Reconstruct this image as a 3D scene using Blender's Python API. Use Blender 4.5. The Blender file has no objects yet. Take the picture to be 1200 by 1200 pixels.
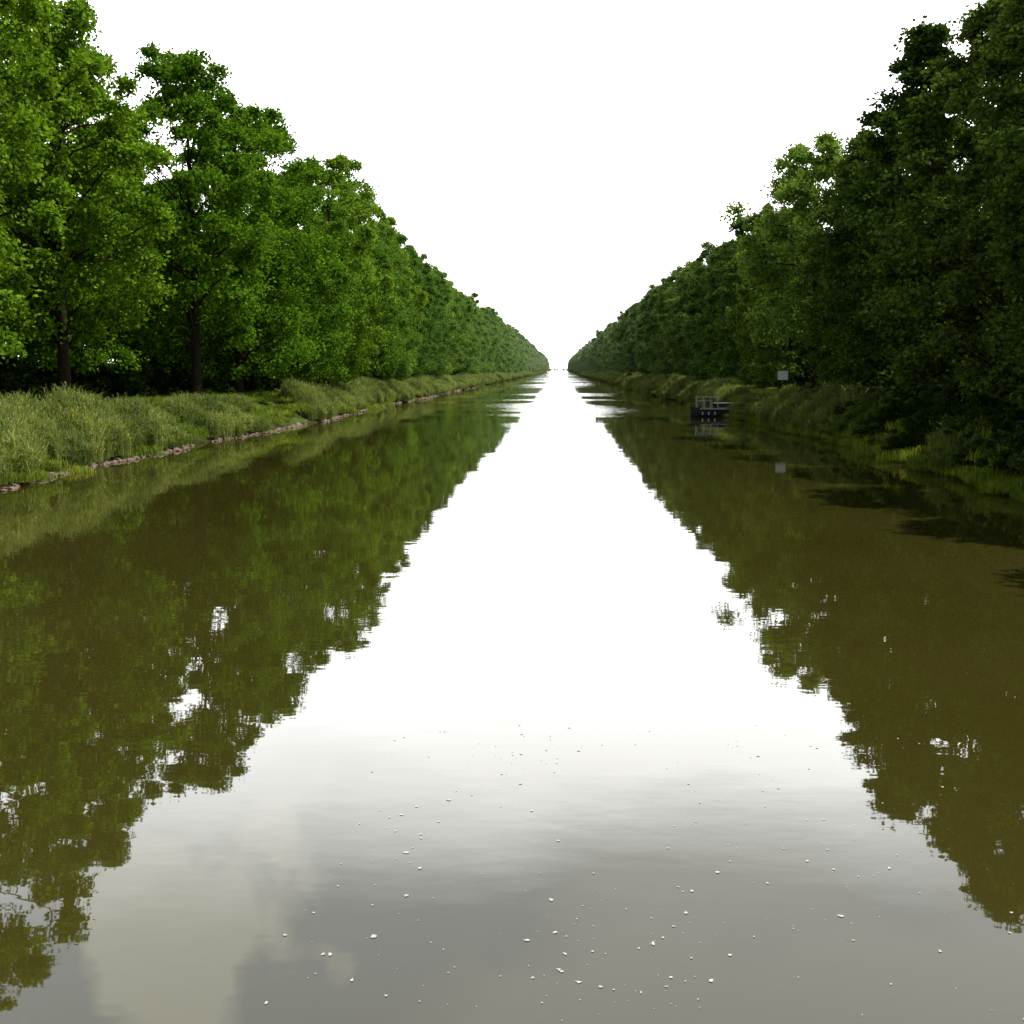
import bpy, math, numpy as np, random
from mathutils import Vector
import bmesh
random.seed(7)
scene=bpy.context.scene
scene.view_settings.view_transform='Standard'; scene.view_settings.look='None'; scene.view_settings.exposure=0
col=scene.collection
def link(o): col.objects.link(o); return o
# ---------------------------------------------------------------- materials
def newmat(name):
    m=bpy.data.materials.new(name); m.use_nodes=True
    nt=m.node_tree; nt.nodes.clear()
    out=nt.nodes.new('ShaderNodeOutputMaterial')
    return m,nt,out
def N(nt,t,**k):
    n=nt.nodes.new(t)
    for a,b in k.items(): setattr(n,a,b)
    return n
def mixrgb(nt,fac,a,b,mode='MIX'):
    n=N(nt,'ShaderNodeMix',data_type='RGBA',blend_type=mode)
    for i,v in ((0,fac),(6,a),(7,b)):
        if isinstance(v,(int,float)): n.inputs[i].default_value=v
        elif isinstance(v,tuple): n.inputs[i].default_value=(*v,1)
        else: nt.links.new(v,n.inputs[i])
    return n.outputs[2]
def maprange(nt,v,a,b,c,d):
    n=N(nt,'ShaderNodeMapRange'); nt.links.new(v,n.inputs[0])
    for i,x in enumerate((a,b,c,d)): n.inputs[i+1].default_value=x
    return n.outputs[0]
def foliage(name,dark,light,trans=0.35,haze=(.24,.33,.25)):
    m,nt,out=newmat(name); L=nt.links
    geo=N(nt,'ShaderNodeNewGeometry'); oi=N(nt,'ShaderNodeObjectInfo')
    c=mixrgb(nt,geo.outputs['Random Per Island'],dark,light)
    f=maprange(nt,oi.outputs['Random'],0,1,.72,1.3)
    hs=N(nt,'ShaderNodeHueSaturation'); L.new(c,hs.inputs['Color']); L.new(f,hs.inputs['Value'])
    L.new(maprange(nt,oi.outputs['Random'],0,1,.512,.480),hs.inputs['Hue']); c=hs.outputs[0]
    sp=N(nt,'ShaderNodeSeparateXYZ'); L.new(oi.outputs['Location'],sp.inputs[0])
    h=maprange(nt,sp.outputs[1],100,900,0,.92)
    c=mixrgb(nt,h,c,haze)  # distance haze painted into leaf and blade colour, growing with object Y
    d=N(nt,'ShaderNodeBsdfDiffuse'); t=N(nt,'ShaderNodeBsdfTranslucent')
    L.new(c,d.inputs[0])
    L.new(mixrgb(nt,1.0,c,(1.4,1.3,.6),'MULTIPLY'),t.inputs[0])
    a=N(nt,'ShaderNodeMixShader'); a.inputs[0].default_value=trans
    L.new(d.outputs[0],a.inputs[1]); L.new(t.outputs[0],a.inputs[2])
    L.new(a.outputs[0],out.inputs[0]); return m
def rough(name,c1,c2,scale=4,bump=.3,r=.85,det=4):
    m,nt,out=newmat(name); L=nt.links
    tc=N(nt,'ShaderNodeTexCoord'); nz=N(nt,'ShaderNodeTexNoise'); nz.inputs['Scale'].default_value=scale; nz.inputs['Detail'].default_value=det
    L.new(tc.outputs['Object'],nz.inputs['Vector'])
    c=mixrgb(nt,maprange(nt,nz.outputs[0],.3,.7,0,1),c1,c2)
    p=N(nt,'ShaderNodeBsdfPrincipled'); p.inputs['Roughness'].default_value=r
    L.new(c,p.inputs['Base Color'])
    b=N(nt,'ShaderNodeBump'); b.inputs['Strength'].default_value=bump; b.inputs['Distance'].default_value=.05
    L.new(nz.outputs[0],b.inputs['Height']); L.new(b.outputs[0],p.inputs['Normal'])
    L.new(p.outputs[0],out.inputs[0]); return m
M_bark,nt_,out_=newmat('bark'); d_=N(nt_,'ShaderNodeBsdfDiffuse')
tc_=N(nt_,'ShaderNodeTexCoord'); nz_=N(nt_,'ShaderNodeTexNoise'); nz_.inputs['Scale'].default_value=5
nt_.links.new(tc_.outputs['Object'],nz_.inputs[0]); nt_.links.new(mixrgb(nt_,nz_.outputs[0],(.012,.01,.007),(.05,.042,.03)),d_.inputs[0]); nt_.links.new(d_.outputs[0],out_.inputs[0])
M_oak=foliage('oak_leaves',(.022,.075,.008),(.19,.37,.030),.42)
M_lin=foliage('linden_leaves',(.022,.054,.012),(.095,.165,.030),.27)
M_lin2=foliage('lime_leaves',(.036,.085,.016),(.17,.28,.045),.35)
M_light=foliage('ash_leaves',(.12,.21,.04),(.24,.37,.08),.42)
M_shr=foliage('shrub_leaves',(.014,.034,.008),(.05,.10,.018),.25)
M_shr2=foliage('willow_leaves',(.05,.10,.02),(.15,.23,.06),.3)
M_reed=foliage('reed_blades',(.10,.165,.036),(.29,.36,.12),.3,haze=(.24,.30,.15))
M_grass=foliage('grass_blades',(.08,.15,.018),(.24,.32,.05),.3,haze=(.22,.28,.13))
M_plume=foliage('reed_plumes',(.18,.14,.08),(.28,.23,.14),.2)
# ---------------------------------------------------------------- mesh helpers
def quadmesh(name,V,F,mats,mi=None):
    me=bpy.data.meshes.new(name); V=np.asarray(V,dtype=np.float32); F=np.asarray(F,dtype=np.int32)
    me.vertices.add(len(V)); me.vertices.foreach_set('co',V.ravel())
    me.loops.add(F.size); me.loops.foreach_set('vertex_index',F.ravel())
    me.polygons.add(len(F)); me.polygons.foreach_set('loop_start',np.arange(0,F.size,4,dtype=np.int32))
    try: me.polygons.foreach_set('loop_total',np.full(len(F),4,dtype=np.int32))
    except Exception: pass
    for m in mats: me.materials.append(m)
    if mi is not None: me.polygons.foreach_set('material_index',np.asarray(mi,dtype=np.int32))
    me.update(calc_edges=True); return me
def nrm(a): return a/(np.linalg.norm(a,axis=-1,keepdims=True)+1e-9)
def leafquads(P,D,Nn,S,W,rs):
    D=nrm(D); side=nrm(np.cross(Nn,D)); up=np.cross(D,side)
    S=S[:,None]; W=W[:,None]
    a=P; b=P+D*S*.45+side*W+up*S*.08; c=P+D*S; d=P+D*S*.45-side*W+up*S*.08
    V=np.stack([a,b,c,d],1).reshape(-1,3); F=np.arange(len(V)).reshape(-1,4); return V,F
def tube(pts,rad,n=6):
    pts=np.asarray(pts,float); V=[];F=[]
    for i,p in enumerate(pts):
        t=pts[min(i+1,len(pts)-1)]-pts[max(i-1,0)]; t=t/(np.linalg.norm(t)+1e-9)
        u=np.cross(t,[0.31,.95,.05]); u/=np.linalg.norm(u)+1e-9; w=np.cross(t,u)
        for k in range(n):
            a=2*math.pi*k/n; V.append(p+rad[i]*(math.cos(a)*u+math.sin(a)*w))
    for i in range(len(pts)-1):
        for k in range(n):
            F.append((i*n+k,i*n+(k+1)%n,(i+1)*n+(k+1)%n,(i+1)*n+k))
    return V,F
def make_tree(name,seed,H,R,zb,kind,K,S,nl,leaf,lmat,trunkr=.34,rcs=1.0):
    rs=np.random.RandomState(seed)
    ph=rs.rand(6)*6.28
    lean=rs.normal(size=2)*.35
    def axis(z):
        q=z/H
        return np.array([lean[0]*q+.25*math.sin(3*q+ph[0])*q, lean[1]*q+.25*math.sin(4*q+ph[1])*q, z])
    C=[];RC=[]
    for i in range(K):
        t=(i+rs.rand())/K
        if kind=='oak': t=t**.9; pr=math.sin(math.pi*(min(1,t*.78+.17)))**.65
        elif kind=='linden': pr=(1-t**2.6)**.55*(.80+.35*math.sin(math.pi*min(1,t*1.2)))
        else: pr=math.sqrt(max(0,1-t*t))
        a=i*2.399963+rs.rand()*.9
        lob=1+.18*math.sin(3*a+ph[2]+5*t)+.14*math.sin(5*a+ph[3]-9*t)+(.12*math.sin(17*t+ph[4]) if kind=='oak' else 0)
        rho=R*pr*lob*(rs.rand()**.34)*.88
        rc=(rs.uniform(.7,1.0) if rs.rand()<.45 else rs.uniform(1.2,1.9))*(R/5.5)*(1-.22*t)*rcs
        z=zb+(H-zb-rc*.8)*t
        ax=axis(z); C.append([ax[0]+rho*math.cos(a),ax[1]+rho*math.sin(a),z+rs.normal()*.4]); RC.append(rc)
    C=np.array(C);RC=np.array(RC)
    D=nrm(rs.normal(size=(K,S,3))+np.array([0,0,.45]))
    out=nrm((C-np.array([0,0,(zb+H)*.45]))*np.array([1,1,.6]))[:,None,:]
    D=nrm(D+out*.5)
    Ls=RC[:,None]*rs.uniform(.6,1.25,size=(K,S))
    tt=.22+.78*rs.rand(K,S,nl)**.75
    P=C[:,None,None,:]+D[:,:,None,:]*(Ls[:,:,None]*tt)[...,None]*np.array([1,1,.72])
    P=P+rs.normal(size=P.shape)*.14*(R/5.5)
    P[...,2]-= (tt**2)*.25
    ld=D[:,:,None,:]*.6+rs.normal(size=P.shape)*.8+np.array([0,0,-.25])
    nn=D[:,:,None,:]*.9+np.array([0,0,.5])+rs.normal(size=P.shape)*.65
    P=P.reshape(-1,3); ld=ld.reshape(-1,3); nn=nn.reshape(-1,3)
    sz=rs.uniform(.65,1.3,size=len(P))*leaf
    V,F=leafquads(P,ld,nn,sz,sz*.37,rs); mi=[1]*len(F)
    TV=[];TF=[];off=0
    def add(v,f):
        nonlocal off
        TV.extend(v); TF.extend([tuple(x+off for x in q) for q in f]); off+=len(v)
    if trunkr>0:
        zs=np.linspace(-.5,H*.88,14)
        rad=[trunkr*(1-.88*max(0,z)/(H*.88))+(.25*math.exp(-max(z,0)*1.6)) for z in zs]
        add(*tube([axis(z) for z in zs],rad,9))
        idx=rs.choice(K,size=min(K,45),replace=False)
        for i in idx:
            c=C[i]; z0=max(zb*.75,c[2]-rs.uniform(1.5,4.5)); z0=min(z0,H*.85)
            p0=axis(z0); p3=c
            p1=p0+(p3-p0)*.35+np.array([0,0,.3]); p2=p0+(p3-p0)*.7+rs.normal(size=3)*.2
            r=trunkr*.35*(1-.7*z0/H)+.02
            add(*tube([p0,p1,p2,p3],[r,r*.7,r*.45,.012],5))
    else:
        for i in range(0,K,3):
            add(*tube([[C[i][0]*.2,C[i][1]*.2,-.2],C[i]*np.array([.6,.6,.5]),C[i]],[.05,.035,.01],4))
    TV=np.array(TV); n=len(TV)
    V=np.concatenate([TV,V]); F=np.concatenate([np.array(TF),F+n]); mi=[0]*len(TF)+mi
    return quadmesh(name,V,F,[M_bark,lmat],mi)
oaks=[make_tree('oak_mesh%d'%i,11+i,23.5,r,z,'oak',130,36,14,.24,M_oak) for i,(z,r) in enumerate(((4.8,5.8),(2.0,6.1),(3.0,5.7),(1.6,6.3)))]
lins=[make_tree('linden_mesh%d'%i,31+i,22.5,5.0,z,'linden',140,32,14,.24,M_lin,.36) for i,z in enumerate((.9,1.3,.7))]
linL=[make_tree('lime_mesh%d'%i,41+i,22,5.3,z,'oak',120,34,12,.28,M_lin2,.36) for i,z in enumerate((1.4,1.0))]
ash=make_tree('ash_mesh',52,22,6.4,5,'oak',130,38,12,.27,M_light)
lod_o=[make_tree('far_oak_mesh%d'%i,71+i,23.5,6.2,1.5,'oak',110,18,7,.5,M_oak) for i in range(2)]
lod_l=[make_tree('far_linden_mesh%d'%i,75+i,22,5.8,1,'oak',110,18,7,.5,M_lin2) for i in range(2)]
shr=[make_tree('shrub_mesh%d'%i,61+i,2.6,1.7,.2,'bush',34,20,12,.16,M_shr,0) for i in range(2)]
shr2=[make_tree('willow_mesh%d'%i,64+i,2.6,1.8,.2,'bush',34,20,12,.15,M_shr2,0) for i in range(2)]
# ---------------------------------------------------------------- ground
def loff(y): return .55*np.sin(y*.075)+.25*np.sin(y*.31+1)+.12*np.sin(y*.9)
def roff(y): return .45*np.sin(y*.08+2)+.25*np.sin(y*.27)+.1*np.sin(y*1.1+1)
LB,RB=-21.0,16.6
prof=[(-4000,2.2),(-600,2.2),(-120,2.2),(-60,2.3),(-40,2.2),(-32,2.2),(-28,2.25),(-25.5,2.2),(-24.3,2.0),(-23.2,1.35),(-22.2,.65),(-21.5,.25),(-21.0,-.03),(-20.2,-.5),(-17,-2),
      (0,-2.5),(13,-2),(15.8,-.5),(16.6,-.03),(17.1,.3),(17.8,.75),(18.7,1.45),(19.6,1.95),(21,2.15),(24,2.25),(30,2.2),(40,2.2),(60,2.2),(120,2.2),(600,2.2),(4000,2.2)]
PX=np.array([p[0] for p in prof]);PZ=np.array([p[1] for p in prof])
def gz(x,y):
    o=loff(y) if x<0 else roff(y)
    w=1 if abs(x)<60 else 0
    return float(np.interp(x-o*w,PX,PZ))
ys=np.concatenate([[-400,-100,-30],np.arange(-10,260,1.0),np.arange(260,700,8),np.arange(700,2700,60),[3000,4500,7000]])
V=[];nx=len(PX)
for y in ys:
    o=np.where(PX<0,loff(y),roff(y))*(np.abs(PX)<45)
    zz=PZ+np.where((PZ>.2)&(np.abs(PX)<60),.10*np.sin(PX*2.1+y*1.3)+.07*np.sin(y*2.7-PX),0)
    V.append(np.stack([PX+o,np.full(nx,y),zz],1))
V=np.concatenate(V)
F=[(j*nx+i,j*nx+i+1,(j+1)*nx+i+1,(j+1)*nx+i) for j in range(len(ys)-1) for i in range(nx-1)]
M_gr,nt,out=newmat('ground_turf'); L=nt.links
tc=N(nt,'ShaderNodeTexCoord'); n1=N(nt,'ShaderNodeTexNoise'); n1.inputs['Scale'].default_value=.35; n1.inputs['Detail'].default_value=6
n2=N(nt,'ShaderNodeTexNoise'); n2.inputs['Scale'].default_value=7; n2.inputs['Detail'].default_value=6
L.new(tc.outputs['Object'],n1.inputs[0]); L.new(tc.outputs['Object'],n2.inputs[0])
c=mixrgb(nt,maprange(nt,n1.outputs[0],.35,.65,0,1),(.05,.085,.02),(.10,.14,.03))
c=mixrgb(nt,maprange(nt,n2.outputs[0],.4,.7,0,.7),c,(.05,.045,.02))
sp=N(nt,'ShaderNodeSeparateXYZ'); L.new(tc.outputs['Object'],sp.inputs[0])
c=mixrgb(nt,maprange(nt,sp.outputs[2],.25,.05,0,1),c,(.05,.045,.022))
d=N(nt,'ShaderNodeBsdfDiffuse'); L.new(c,d.inputs[0])
b=N(nt,'ShaderNodeBump'); b.inputs['Distance'].default_value=.1; L.new(n2.outputs[0],b.inputs['Height']); L.new(b.outputs[0],d.inputs['Normal'])
L.new(d.outputs[0],out.inputs[0])
g=link(bpy.data.objects.new('ground',quadmesh('ground',V,F,[M_gr])))
# ---------------------------------------------------------------- water
M_w,nt,out=newmat('canal_water'); L=nt.links
tc=N(nt,'ShaderNodeTexCoord')
def wn(sx,sy,scale,det,dist=0):
    mp=N(nt,'ShaderNodeMapping'); mp.inputs['Scale'].default_value=(sx,sy,1); L.new(tc.outputs['Object'],mp.inputs[0])
    n=N(nt,'ShaderNodeTexNoise'); n.inputs['Scale'].default_value=scale; n.inputs['Detail'].default_value=det; n.inputs['Distortion'].default_value=dist
    L.new(mp.outputs[0],n.inputs[0]); return n.outputs[0]
def bump(h,dist,prev=None):
    b=N(nt,'ShaderNodeBump'); b.inputs['Strength'].default_value=1
    if isinstance(dist,float): b.inputs['Distance'].default_value=dist
    else: L.new(dist,b.inputs['Distance'])
    L.new(h,b.inputs['Height'])
    if prev: L.new(prev,b.inputs['Normal'])
    return b.outputs[0]
mask=maprange(nt,wn(.6,1,.022,2,.5),.50,.56,0,1)
spw=N(nt,'ShaderNodeSeparateXYZ'); L.new(tc.outputs['Object'],spw.inputs[0])
far=maprange(nt,spw.outputs[1],85,115,0,1)
mm=N(nt,'ShaderNodeMath',operation='MULTIPLY'); L.new(mask,mm.inputs[0]); L.new(far,mm.inputs[1])
amp=maprange(nt,mm.outputs[0],0,1,.0013,.022)
b1=bump(wn(.7,1,.35,1),.004)
b2=bump(wn(.6,1,2.2,2,0),amp,b1)
fr=N(nt,'ShaderNodeFresnel'); fr.inputs['IOR'].default_value=1.65; L.new(b2,fr.inputs['Normal'])
df=N(nt,'ShaderNodeBsdfDiffuse'); gl=N(nt,'ShaderNodeBsdfGlossy'); gl.inputs['Roughness'].default_value=.015
cw=mixrgb(nt,maprange(nt,wn(1,1,.12,2),.35,.65,0,1),(.038,.034,.006),(.046,.041,.009))
L.new(cw,df.inputs[0]); L.new(b2,gl.inputs['Normal']); gl.inputs['Color'].default_value=(1,1,1,1)
ms=N(nt,'ShaderNodeMixShader'); L.new(fr.outputs[0],ms.inputs[0]); L.new(df.outputs[0],ms.inputs[1]); L.new(gl.outputs[0],ms.inputs[2])
L.new(ms.outputs[0],out.inputs[0])
wv=[(-22.5,-400,0),(18.2,-400,0),(18.2,7000,0),(-22.5,7000,0)]
link(bpy.data.objects.new('canal_water',quadmesh('canal_water',wv,[(0,1,2,3)],[M_w])))
# ---------------------------------------------------------------- trees
def inst(name,me,x,y,s=1,sz=None,parent=None,z=None,rot=None):
    o=bpy.data.objects.new(name,me); link(o)
    o.location=(x,y,gz(x,y)-.05 if z is None else z)
    o.rotation_euler=(0,0,random.uniform(0,6.28) if rot is None else rot)
    o.scale=(s,s,sz if sz else s)
    if parent: o.parent=parent
    return o
def empty(n): return link(bpy.data.objects.new(n,None))
drow=empty('distant_tree_row'); wood=empty('background_woodland')
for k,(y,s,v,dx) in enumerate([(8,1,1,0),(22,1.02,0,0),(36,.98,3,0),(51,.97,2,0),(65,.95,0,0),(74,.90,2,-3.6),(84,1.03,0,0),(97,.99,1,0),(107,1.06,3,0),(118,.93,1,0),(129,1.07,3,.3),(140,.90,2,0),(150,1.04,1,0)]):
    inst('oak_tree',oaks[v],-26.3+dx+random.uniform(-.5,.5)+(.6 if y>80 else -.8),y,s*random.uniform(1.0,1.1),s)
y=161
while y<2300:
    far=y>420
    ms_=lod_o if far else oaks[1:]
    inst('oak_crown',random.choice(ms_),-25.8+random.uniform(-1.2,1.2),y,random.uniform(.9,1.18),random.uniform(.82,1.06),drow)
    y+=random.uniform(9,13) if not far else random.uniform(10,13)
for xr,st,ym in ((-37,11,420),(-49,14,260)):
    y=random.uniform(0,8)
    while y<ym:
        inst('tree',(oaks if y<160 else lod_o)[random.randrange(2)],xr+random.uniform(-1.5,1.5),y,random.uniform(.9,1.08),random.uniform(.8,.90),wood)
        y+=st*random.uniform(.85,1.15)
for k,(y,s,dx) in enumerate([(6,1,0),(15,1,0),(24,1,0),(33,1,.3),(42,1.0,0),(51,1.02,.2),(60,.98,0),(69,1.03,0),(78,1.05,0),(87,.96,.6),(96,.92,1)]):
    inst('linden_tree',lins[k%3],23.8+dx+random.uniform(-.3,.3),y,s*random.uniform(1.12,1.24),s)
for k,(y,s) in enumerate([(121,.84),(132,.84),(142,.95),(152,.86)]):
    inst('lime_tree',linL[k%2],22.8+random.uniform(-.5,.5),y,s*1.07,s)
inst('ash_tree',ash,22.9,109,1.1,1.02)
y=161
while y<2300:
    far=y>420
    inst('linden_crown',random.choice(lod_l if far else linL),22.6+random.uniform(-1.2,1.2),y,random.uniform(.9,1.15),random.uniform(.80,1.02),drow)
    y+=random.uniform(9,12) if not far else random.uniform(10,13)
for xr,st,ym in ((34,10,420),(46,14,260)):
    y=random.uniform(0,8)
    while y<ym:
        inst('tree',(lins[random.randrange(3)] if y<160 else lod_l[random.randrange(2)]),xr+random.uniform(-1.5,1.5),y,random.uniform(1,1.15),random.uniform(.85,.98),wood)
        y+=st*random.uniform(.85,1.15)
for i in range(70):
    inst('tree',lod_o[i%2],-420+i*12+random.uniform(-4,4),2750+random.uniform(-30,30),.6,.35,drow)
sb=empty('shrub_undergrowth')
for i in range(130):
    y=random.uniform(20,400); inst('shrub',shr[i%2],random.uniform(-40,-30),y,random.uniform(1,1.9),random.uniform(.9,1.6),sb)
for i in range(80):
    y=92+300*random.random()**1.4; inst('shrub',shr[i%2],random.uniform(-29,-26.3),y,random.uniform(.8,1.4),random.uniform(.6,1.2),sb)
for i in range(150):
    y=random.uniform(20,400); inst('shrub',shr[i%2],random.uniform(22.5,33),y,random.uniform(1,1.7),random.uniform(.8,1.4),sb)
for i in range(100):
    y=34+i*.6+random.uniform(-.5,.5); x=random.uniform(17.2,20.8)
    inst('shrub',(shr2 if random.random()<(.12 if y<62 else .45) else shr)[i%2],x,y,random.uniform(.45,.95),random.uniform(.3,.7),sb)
# ---------------------------------------------------------------- reeds & grass
def blades(name,seed,n,lx,ly,h0,h1,w,mats,plume=0,lean=.18,stem=0):
    rs=np.random.RandomState(seed); V=[];F=[];mi=[];k=0
    for i in range(n):
        p=np.array([rs.uniform(-lx,lx),rs.uniform(-ly,ly),-.1])
        edge=1-.45*max(abs(p[0])/lx,abs(p[1])/ly)**3
        h=rs.uniform(h0,h1)*edge
        a=rs.rand()*6.28; d=np.array([math.cos(a),math.sin(a),0]); s=np.array([-d[1],d[0],0]); ln=abs(rs.normal())*lean*h
        wd=w*rs.uniform(.6,1.2)
        p1=p+np.array([0,0,h*.5])+d*ln*.3; p2=p+np.array([0,0,h*.88])+d*ln*.9; p3=p+np.array([0,0,h*.97])+d*ln*1.5
        V+= [p-s*wd*.6,p+s*wd*.6,p1+s*wd,p1-s*wd,p2+s*wd*.8,p2-s*wd*.8,p3+s*wd*.1,p3-s*wd*.1]
        F+= [(k,k+1,k+2,k+3),(k+3,k+2,k+4,k+5),(k+5,k+4,k+6,k+7)]; mi+=[0]*3; k+=8
        for j in range(stem):
            q=p+np.array([0,0,h*rs.uniform(.3,.9)]); b=rs.rand()*6.28; e=np.array([math.cos(b),math.sin(b),0]); t=np.array([-e[1],e[0],0]); l=rs.uniform(.25,.5)
            V+=[q,q+e*l*.5+np.array([0,0,l*.5])+t*wd*1.3,q+e*l+np.array([0,0,l*.4]),q+e*l*.5+np.array([0,0,l*.5])-t*wd*1.3]
            F.append((k,k+1,k+2,k+3)); mi.append(0); k+=4
        if rs.rand()<plume:
            V+=[p2,p2+s*.035+np.array([0,0,.12]),p2+d*.06+np.array([0,0,.3]),p2-s*.035+np.array([0,0,.12])]
            F.append((k,k+1,k+2,k+3)); mi.append(1); k+=4
    return quadmesh(name,np.array(V),F,mats,mi)
reedm=[blades('reed_mesh%d'%i,80+i,650,1.4,.8,1.3,2.3,.018,[M_reed,M_plume],.06,.18,3) for i in range(3)]
grm=[blades('grass_mesh%d'%i,90+i,650,1.2,1.2,.25,.65,.014,[M_grass],0,.4) for i in range(2)]
rb=empty('reed_bed'); gb=empty('bank_grass')
def density(y,ph): return .5+.5*math.sin(y*.13+ph)+.35*math.sin(y*.41+ph*2)
y=22
while y<900:
    f=1 if y<200 else (2.5 if y<450 else 6)
    for side in (-1,1):
        ph=1.0 if side<0 else 2.6
        dn=density(y,ph)
        for r in range(3):
            if side<0: x=-21.75-.85*r+loff(y)+random.uniform(-.2,.2)
            else: x=17.15+.8*r+roff(y)+random.uniform(-.2,.2)
            if side<0 and 86<y<100: continue
            if side>0 and 112<y<122: continue
            if side>0 and y<72 and random.random()<.75: continue
            if random.random()<(.08 if dn>.3 else (.35 if r else .6)): continue
            hs=random.uniform(.65,1.25)*(.58+.42*min(1,max(0,dn)))
            if side>0 and y<78: hs*=.55
            if side>0 and 84<y<105 and r>0: hs*=.75
            inst('reed_clump',reedm[random.randrange(3)],x,y+random.uniform(-.4,.4),f**.5*random.uniform(.9,1.15),hs,rb,rot=math.pi/2+random.uniform(-.4,.4)+random.choice((0,math.pi)))
    y+=1.35*f
for i in range(1000):
    y=random.uniform(22,170) if i<800 else random.uniform(170,420)
    x=random.choice((-1,1))
    x=random.uniform(-28,-21.5) if x<0 else random.uniform(17.0,23)
    s=random.uniform(.8,1.3)*(1 if y<170 else 1.6)
    inst('grass_tuft',grm[i%2],x,y,s,s*random.uniform(.6,1.1),gb)
for i in range(75):
    y=30+i*1.1; x=16.95+roff(y)+random.uniform(-.1,.3)
    inst('grass_tuft',grm[i%2],x,y,random.uniform(.6,.9),random.uniform(.7,1.1),gb)
# ---------------------------------------------------------------- stones
M_st=rough('stone',(.12,.085,.06),(.28,.21,.16),3,.5)
def stones(name,fx,y0,y1,n,seed,s0,s1):
    rs=np.random.RandomState(seed); bm=bmesh.new(); bmesh.ops.create_icosphere(bm,subdivisions=1,radius=1)
    bv=np.array([v.co[:] for v in bm.verts]); bf=[[v.index for v in f.verts] for f in bm.faces]; bm.free()
    V=[];F=[]
    for i in range(n):
        y=y0+(y1-y0)*rs.rand()**1.3
        if math.sin(y*.5)+math.sin(y*.23+1)+rs.normal()*.8<-.9: continue
        s=rs.uniform(s0,s1)*(1+y/300)*(1.9 if rs.rand()<.08 else 1)
        v=bv*(1+rs.uniform(-.25,.25,size=(len(bv),1)))*np.array([s*rs.uniform(.8,1.4),s*rs.uniform(.8,1.4),s*rs.uniform(.5,.9)])
        a=rs.rand()*6.28; c_,s_=math.cos(a),math.sin(a); v=v@np.array([[c_,s_,0],[-s_,c_,0],[0,0,1]])
        x=fx(y)+rs.normal()*.16; z=max(0,gz(x,y))+s*.1
        o=len(V); V+=list(v+np.array([x,y,z])); F+=[[q+o for q in f] for f in bf]
    me=bpy.data.meshes.new(name); me.from_pydata([tuple(q) for q in V],[],F); me.materials.append(M_st); return link(bpy.data.objects.new(name,me))
stones('riprap_stones',lambda y:LB+.12+loff(y),25,330,1500,3,.05,.14)
stones('riprap_stones',lambda y:RB+.05+roff(y),75,300,200,4,.05,.09)
# ---------------------------------------------------------------- jetty, boat, sign
M_wood=rough('weathered_wood',(.10,.095,.085),(.24,.23,.21),8,.3)
M_white=rough('white_paint',(.6,.62,.62),(.8,.8,.8),5,.05,.5)
M_metal=rough('galvanised_metal',(.36,.39,.43),(.52,.55,.60),12,.05,.5)
M_dark=rough('tarred_timber',(.012,.012,.012),(.028,.027,.026),9,.3)
M_glass=rough('dark_glass',(.02,.025,.03),(.04,.05,.06),2,0,.1)
def box(name,c,s,mat,parent,rot=(0,0,0),bev=.01):
    bm=bmesh.new(); bmesh.ops.create_cube(bm,size=1)
    for v in bm.verts: v.co=Vector((v.co.x*s[0],v.co.y*s[1],v.co.z*s[2]))
    if bev: bmesh.ops.bevel(bm,geom=bm.edges[:],offset=min(bev,min(s)*.3),segments=1,affect='EDGES')
    me=bpy.data.meshes.new(name); bm.to_mesh(me); bm.free(); me.materials.append(mat)
    o=link(bpy.data.objects.new(name,me)); o.location=c; o.rotation_euler=rot; o.parent=parent; return o
J=empty('wooden_jetty'); J.location=(16.6,117.4,0)
for i in range(14):
    box('deck_plank_%d'%i,(-1.4+i*.27,0,1.17),(.25,1.8,.06),M_wood,J)
for i,yy in enumerate((-.8,.8)): box('bearer_%d'%i,(.35,yy,1.0),(3.8,.16,.26),M_dark,J)
for i,(xx,yy) in enumerate([(-1.4,-.75),(-1.4,.75),(-.2,-.75),(-.2,.75),(1.0,-.75),(1.0,.75)]):
    box('pile_%d'%i,(xx,yy,-.05),(.2,.2,1.83),M_dark,J)
B=empty('moored_boat'); B.location=(14.8,114.7,0); B.scale=(1.15,1.15,1.05)
def hull(parent,secs,mat,name='hull'):
    V=[];F=[]
    for (xx,w,h,dk) in secs: V+=[(xx,-w,h),(xx,-w*.8,-.1),(xx,w*.8,-.1),(xx,w,h),(xx,w*.9,h-.02),(xx,w*.75,dk),(xx,-w*.75,dk),(xx,-w*.9,h-.02)]
    n=8
    for i in range(len(secs)-1):
        for k in range(n): F.append((i*n+k,(i+1)*n+k,(i+1)*n+(k+1)%n,i*n+(k+1)%n))
    F+= [(0,1,2,3),(0,3,4,7),(7,4,5,6)]; m=(len(secs)-1)*n; F+=[(m+3,m+2,m+1,m),(m+7,m+4,m+3,m),(m+6,m+5,m+4,m+7)]
    o=link(bpy.data.objects.new(name,quadmesh(name,V,F,[mat]))); o.parent=parent; return o
hull(B,[(-2.0,.2,.9,.6),(-1.4,.6,.75,.12),(-.4,.8,.64,.08),(.8,.8,.64,.08),(1.9,.65,.70,.1)],M_dark)
for i,xx in enumerate((-.8,.3,1.3)): box('thwart_%d'%i,(xx,0,.5),(.28,1.25,.05),M_wood,B)
box('gunwale_near',(.2,-.78,.68),(3.0,.09,.07),M_metal,B); box('gunwale_far',(.2,.78,.68),(3.0,.09,.07),M_metal,B)
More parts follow.
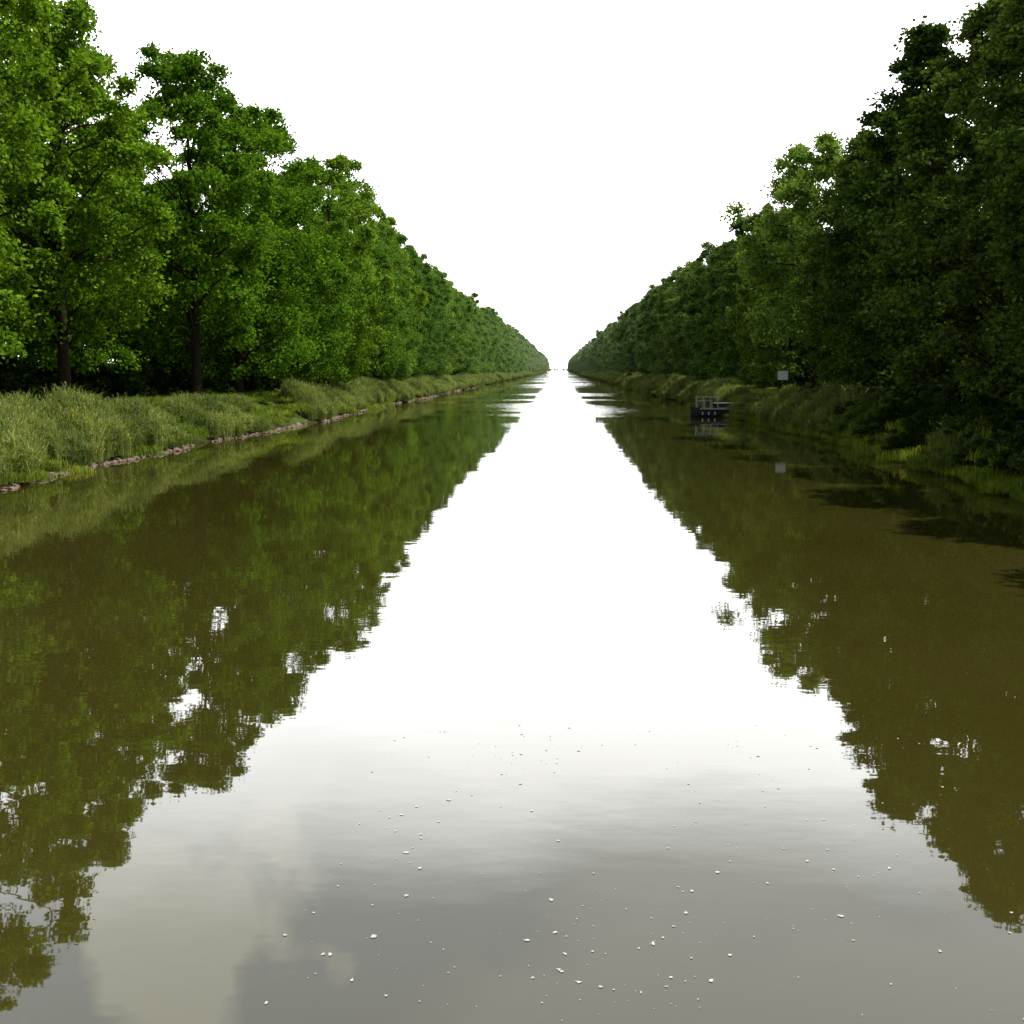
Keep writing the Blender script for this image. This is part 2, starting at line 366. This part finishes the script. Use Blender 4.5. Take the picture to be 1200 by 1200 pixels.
for i,xx in enumerate((-1.5,-.9,-.3,.3)):
    box('rail_post_%d'%i,(xx,.4,1.15),(.06,.06,1.15),M_metal,B)
    if i<3: box('rail_post_front_%d'%i,(xx,-.4,1.0),(.05,.05,.8),M_metal,B)
box('top_rail',(-.6,.4,1.75),(1.9,.07,.07),M_metal,B)
box('front_rail',(-.9,-.4,1.42),(1.3,.06,.06),M_metal,B)
box('outboard_motor',(2.02,0,.8),(.28,.3,.45),M_dark,B,bev=.05); box('outboard_leg',(2.08,0,.25),(.12,.12,.8),M_dark,B)
for i in range(3): box('fender_%d'%i,(-1.1+.5*i,-.87,.3),(.10,.1,.26),M_white,B)
S=empty('notice_sign'); S.location=(19.0,103,gz(19.0,103))
box('board',(0,0,2.25),(.85,.05,.75),M_white,S); box('frame_top',(0,0,2.66),(.95,.08,.06),M_wood,S)
for i in (0,1): box('post_%d'%i,(-.36+.72*i,.08,1.05),(.09,.09,3.1),M_dark,S)
B2=empty('motor_boat'); B2.location=(-8.5,720,0)
st=[(-3,.75,.75),(-2,.95,.75),(0,1.0,.8),(1.8,.7,.95),(3,.05,1.15)]
V=[];F=[]
for (yy,w,h) in st: V+=[(-w,yy,h),(-w*.75,yy,-.15),(w*.75,yy,-.15),(w,yy,h)]
for i in range(len(st)-1):
    for k in range(4): F.append((i*4+k,i*4+(k+1)%4,(i+1)*4+(k+1)%4,(i+1)*4+k))
F+= [(0,1,2,3)]
h=link(bpy.data.objects.new('hull',quadmesh('hull',V,F,[M_white]))); h.parent=B2
box('cabin',(0,.3,1.2),(1.3,2,.8),M_white,B2,bev=.1); box('windows',(0,.3,1.3),(1.34,1.7,.35),M_glass,B2); box('roof',(0,.3,1.64),(1.45,2.2,.07),M_white,B2)
# ---------------------------------------------------------------- floating foam flecks
M_foam=rough('foam',(.4,.4,.37),(.7,.7,.66),30,0,.9)
rs=np.random.RandomState(5); V=[];F=[]
cl=[(rs.uniform(-1.5,4.2),rs.uniform(7.5,14)) for _ in range(20)]
for i in range(430):
    if rs.rand()<.4: x,y=rs.uniform(-2.2,4.4),rs.uniform(7,15)
    else:
        c0=cl[rs.randint(len(cl))]; x,y=c0[0]+rs.normal()*.3,c0[1]+rs.normal()*.45
    r=.003+.013*rs.rand()**3; o=len(V); n=7; a0=rs.rand()*6; el_=rs.uniform(.6,1.8)
    for k in range(n):
        rr=r*rs.uniform(.4,1.5); V.append((x+rr*el_*math.cos(a0+k*6.283/n),y+rr*1.6*math.sin(a0+k*6.283/n),.005))
    F.append(list(range(o,o+n)))
me=bpy.data.meshes.new('floating_foam'); me.from_pydata(V,[],F); me.materials.append(M_foam); link(bpy.data.objects.new('floating_foam',me))
v,f=tube([(-4.95,14.6,.010),(-4.85,14.65,.014),(-4.68,14.8,.010)],[.004,.006,.003],5)
link(bpy.data.objects.new('floating_reed_stem',quadmesh('stem',np.array(v),f,[M_plume])))
# ---------------------------------------------------------------- light
el,az=math.radians(61),math.radians(90)
sd=Vector((math.cos(el)*math.sin(az),math.cos(el)*math.cos(az),math.sin(el)))
sl=bpy.data.lights.new('sun','SUN'); sl.energy=5; sl.angle=math.radians(.5); sl.color=(1,.96,.86)
so=link(bpy.data.objects.new('sun',sl)); so.rotation_euler=sd.to_track_quat('Z','Y').to_euler(); so.location=(60,40,80)
w=bpy.data.worlds.new('World'); scene.world=w; w.use_nodes=True; nt=w.node_tree; nt.nodes.clear(); L=nt.links
out=N(nt,'ShaderNodeOutputWorld'); bg=N(nt,'ShaderNodeBackground'); bg.inputs[1].default_value=.1
sky=N(nt,'ShaderNodeTexSky',sky_type='NISHITA'); sky.sun_disc=False; sky.sun_elevation=el; sky.sun_rotation=az; sky.dust_density=3
tc=N(nt,'ShaderNodeTexCoord'); sp=N(nt,'ShaderNodeSeparateXYZ'); L.new(tc.outputs['Generated'],sp.inputs[0])
mp=N(nt,'ShaderNodeMapping'); mp.inputs['Scale'].default_value=(1,1,2.2); mp.inputs['Location'].default_value=(.3,.1,0); L.new(tc.outputs['Generated'],mp.inputs[0])
nz=N(nt,'ShaderNodeTexNoise'); nz.inputs['Scale'].default_value=2.6; nz.inputs['Detail'].default_value=4; nz.inputs['Roughness'].default_value=.45; L.new(mp.outputs[0],nz.inputs[0])
ad=N(nt,'ShaderNodeMath',operation='MULTIPLY_ADD'); L.new(nz.outputs[0],ad.inputs[0]); ad.inputs[1].default_value=.22; L.new(sp.outputs[2],ad.inputs[2])
hi=maprange(nt,ad.outputs[0],.415,.52,0,1)
cl1=maprange(nt,nz.outputs[0],.45,.56,0,1)
ds=N(nt,'ShaderNodeVectorMath',operation='DISTANCE'); L.new(tc.outputs['Generated'],ds.inputs[0]); ds.inputs[1].default_value=(-.30,.85,.43)
nz2=N(nt,'ShaderNodeTexNoise'); nz2.inputs['Scale'].default_value=7; nz2.inputs['Detail'].default_value=4; L.new(tc.outputs['Generated'],nz2.inputs[0])
a2=N(nt,'ShaderNodeMath',operation='MULTIPLY_ADD'); L.new(nz2.outputs[0],a2.inputs[0]); a2.inputs[1].default_value=.45; L.new(ds.outputs['Value'],a2.inputs[2])
blob=maprange(nt,a2.outputs[0],.29,.32,1,0)
upper=mixrgb(nt,cl1,(15,15.8,17.3),(18.5,18.8,19.3))
upper=mixrgb(nt,blob,upper,(24,23.7,22))
up2=mixrgb(nt,maprange(nt,sp.outputs[2],.5,.75,0,1),upper,(4.5,5,6.5))
cc=mixrgb(nt,hi,(44,44,44),up2)
back=maprange(nt,sp.outputs[1],.25,.75,.26,1)
mb=mixrgb(nt,1.0,cc,back,'MULTIPLY')
fin=mixrgb(nt,.90,sky.outputs[0],mb)
L.new(fin,bg.inputs[0]); L.new(bg.outputs[0],out.inputs[0])
# ---------------------------------------------------------------- camera
cam=bpy.data.cameras.new('camera'); co=link(bpy.data.objects.new('camera',cam)); scene.camera=co
cam.sensor_width=36; cam.lens=42; cam.clip_end=9000; cam.clip_start=.1
co.location=(0,0,4.5); co.rotation_euler=(math.radians(90-6.84),0,math.radians(2.25))
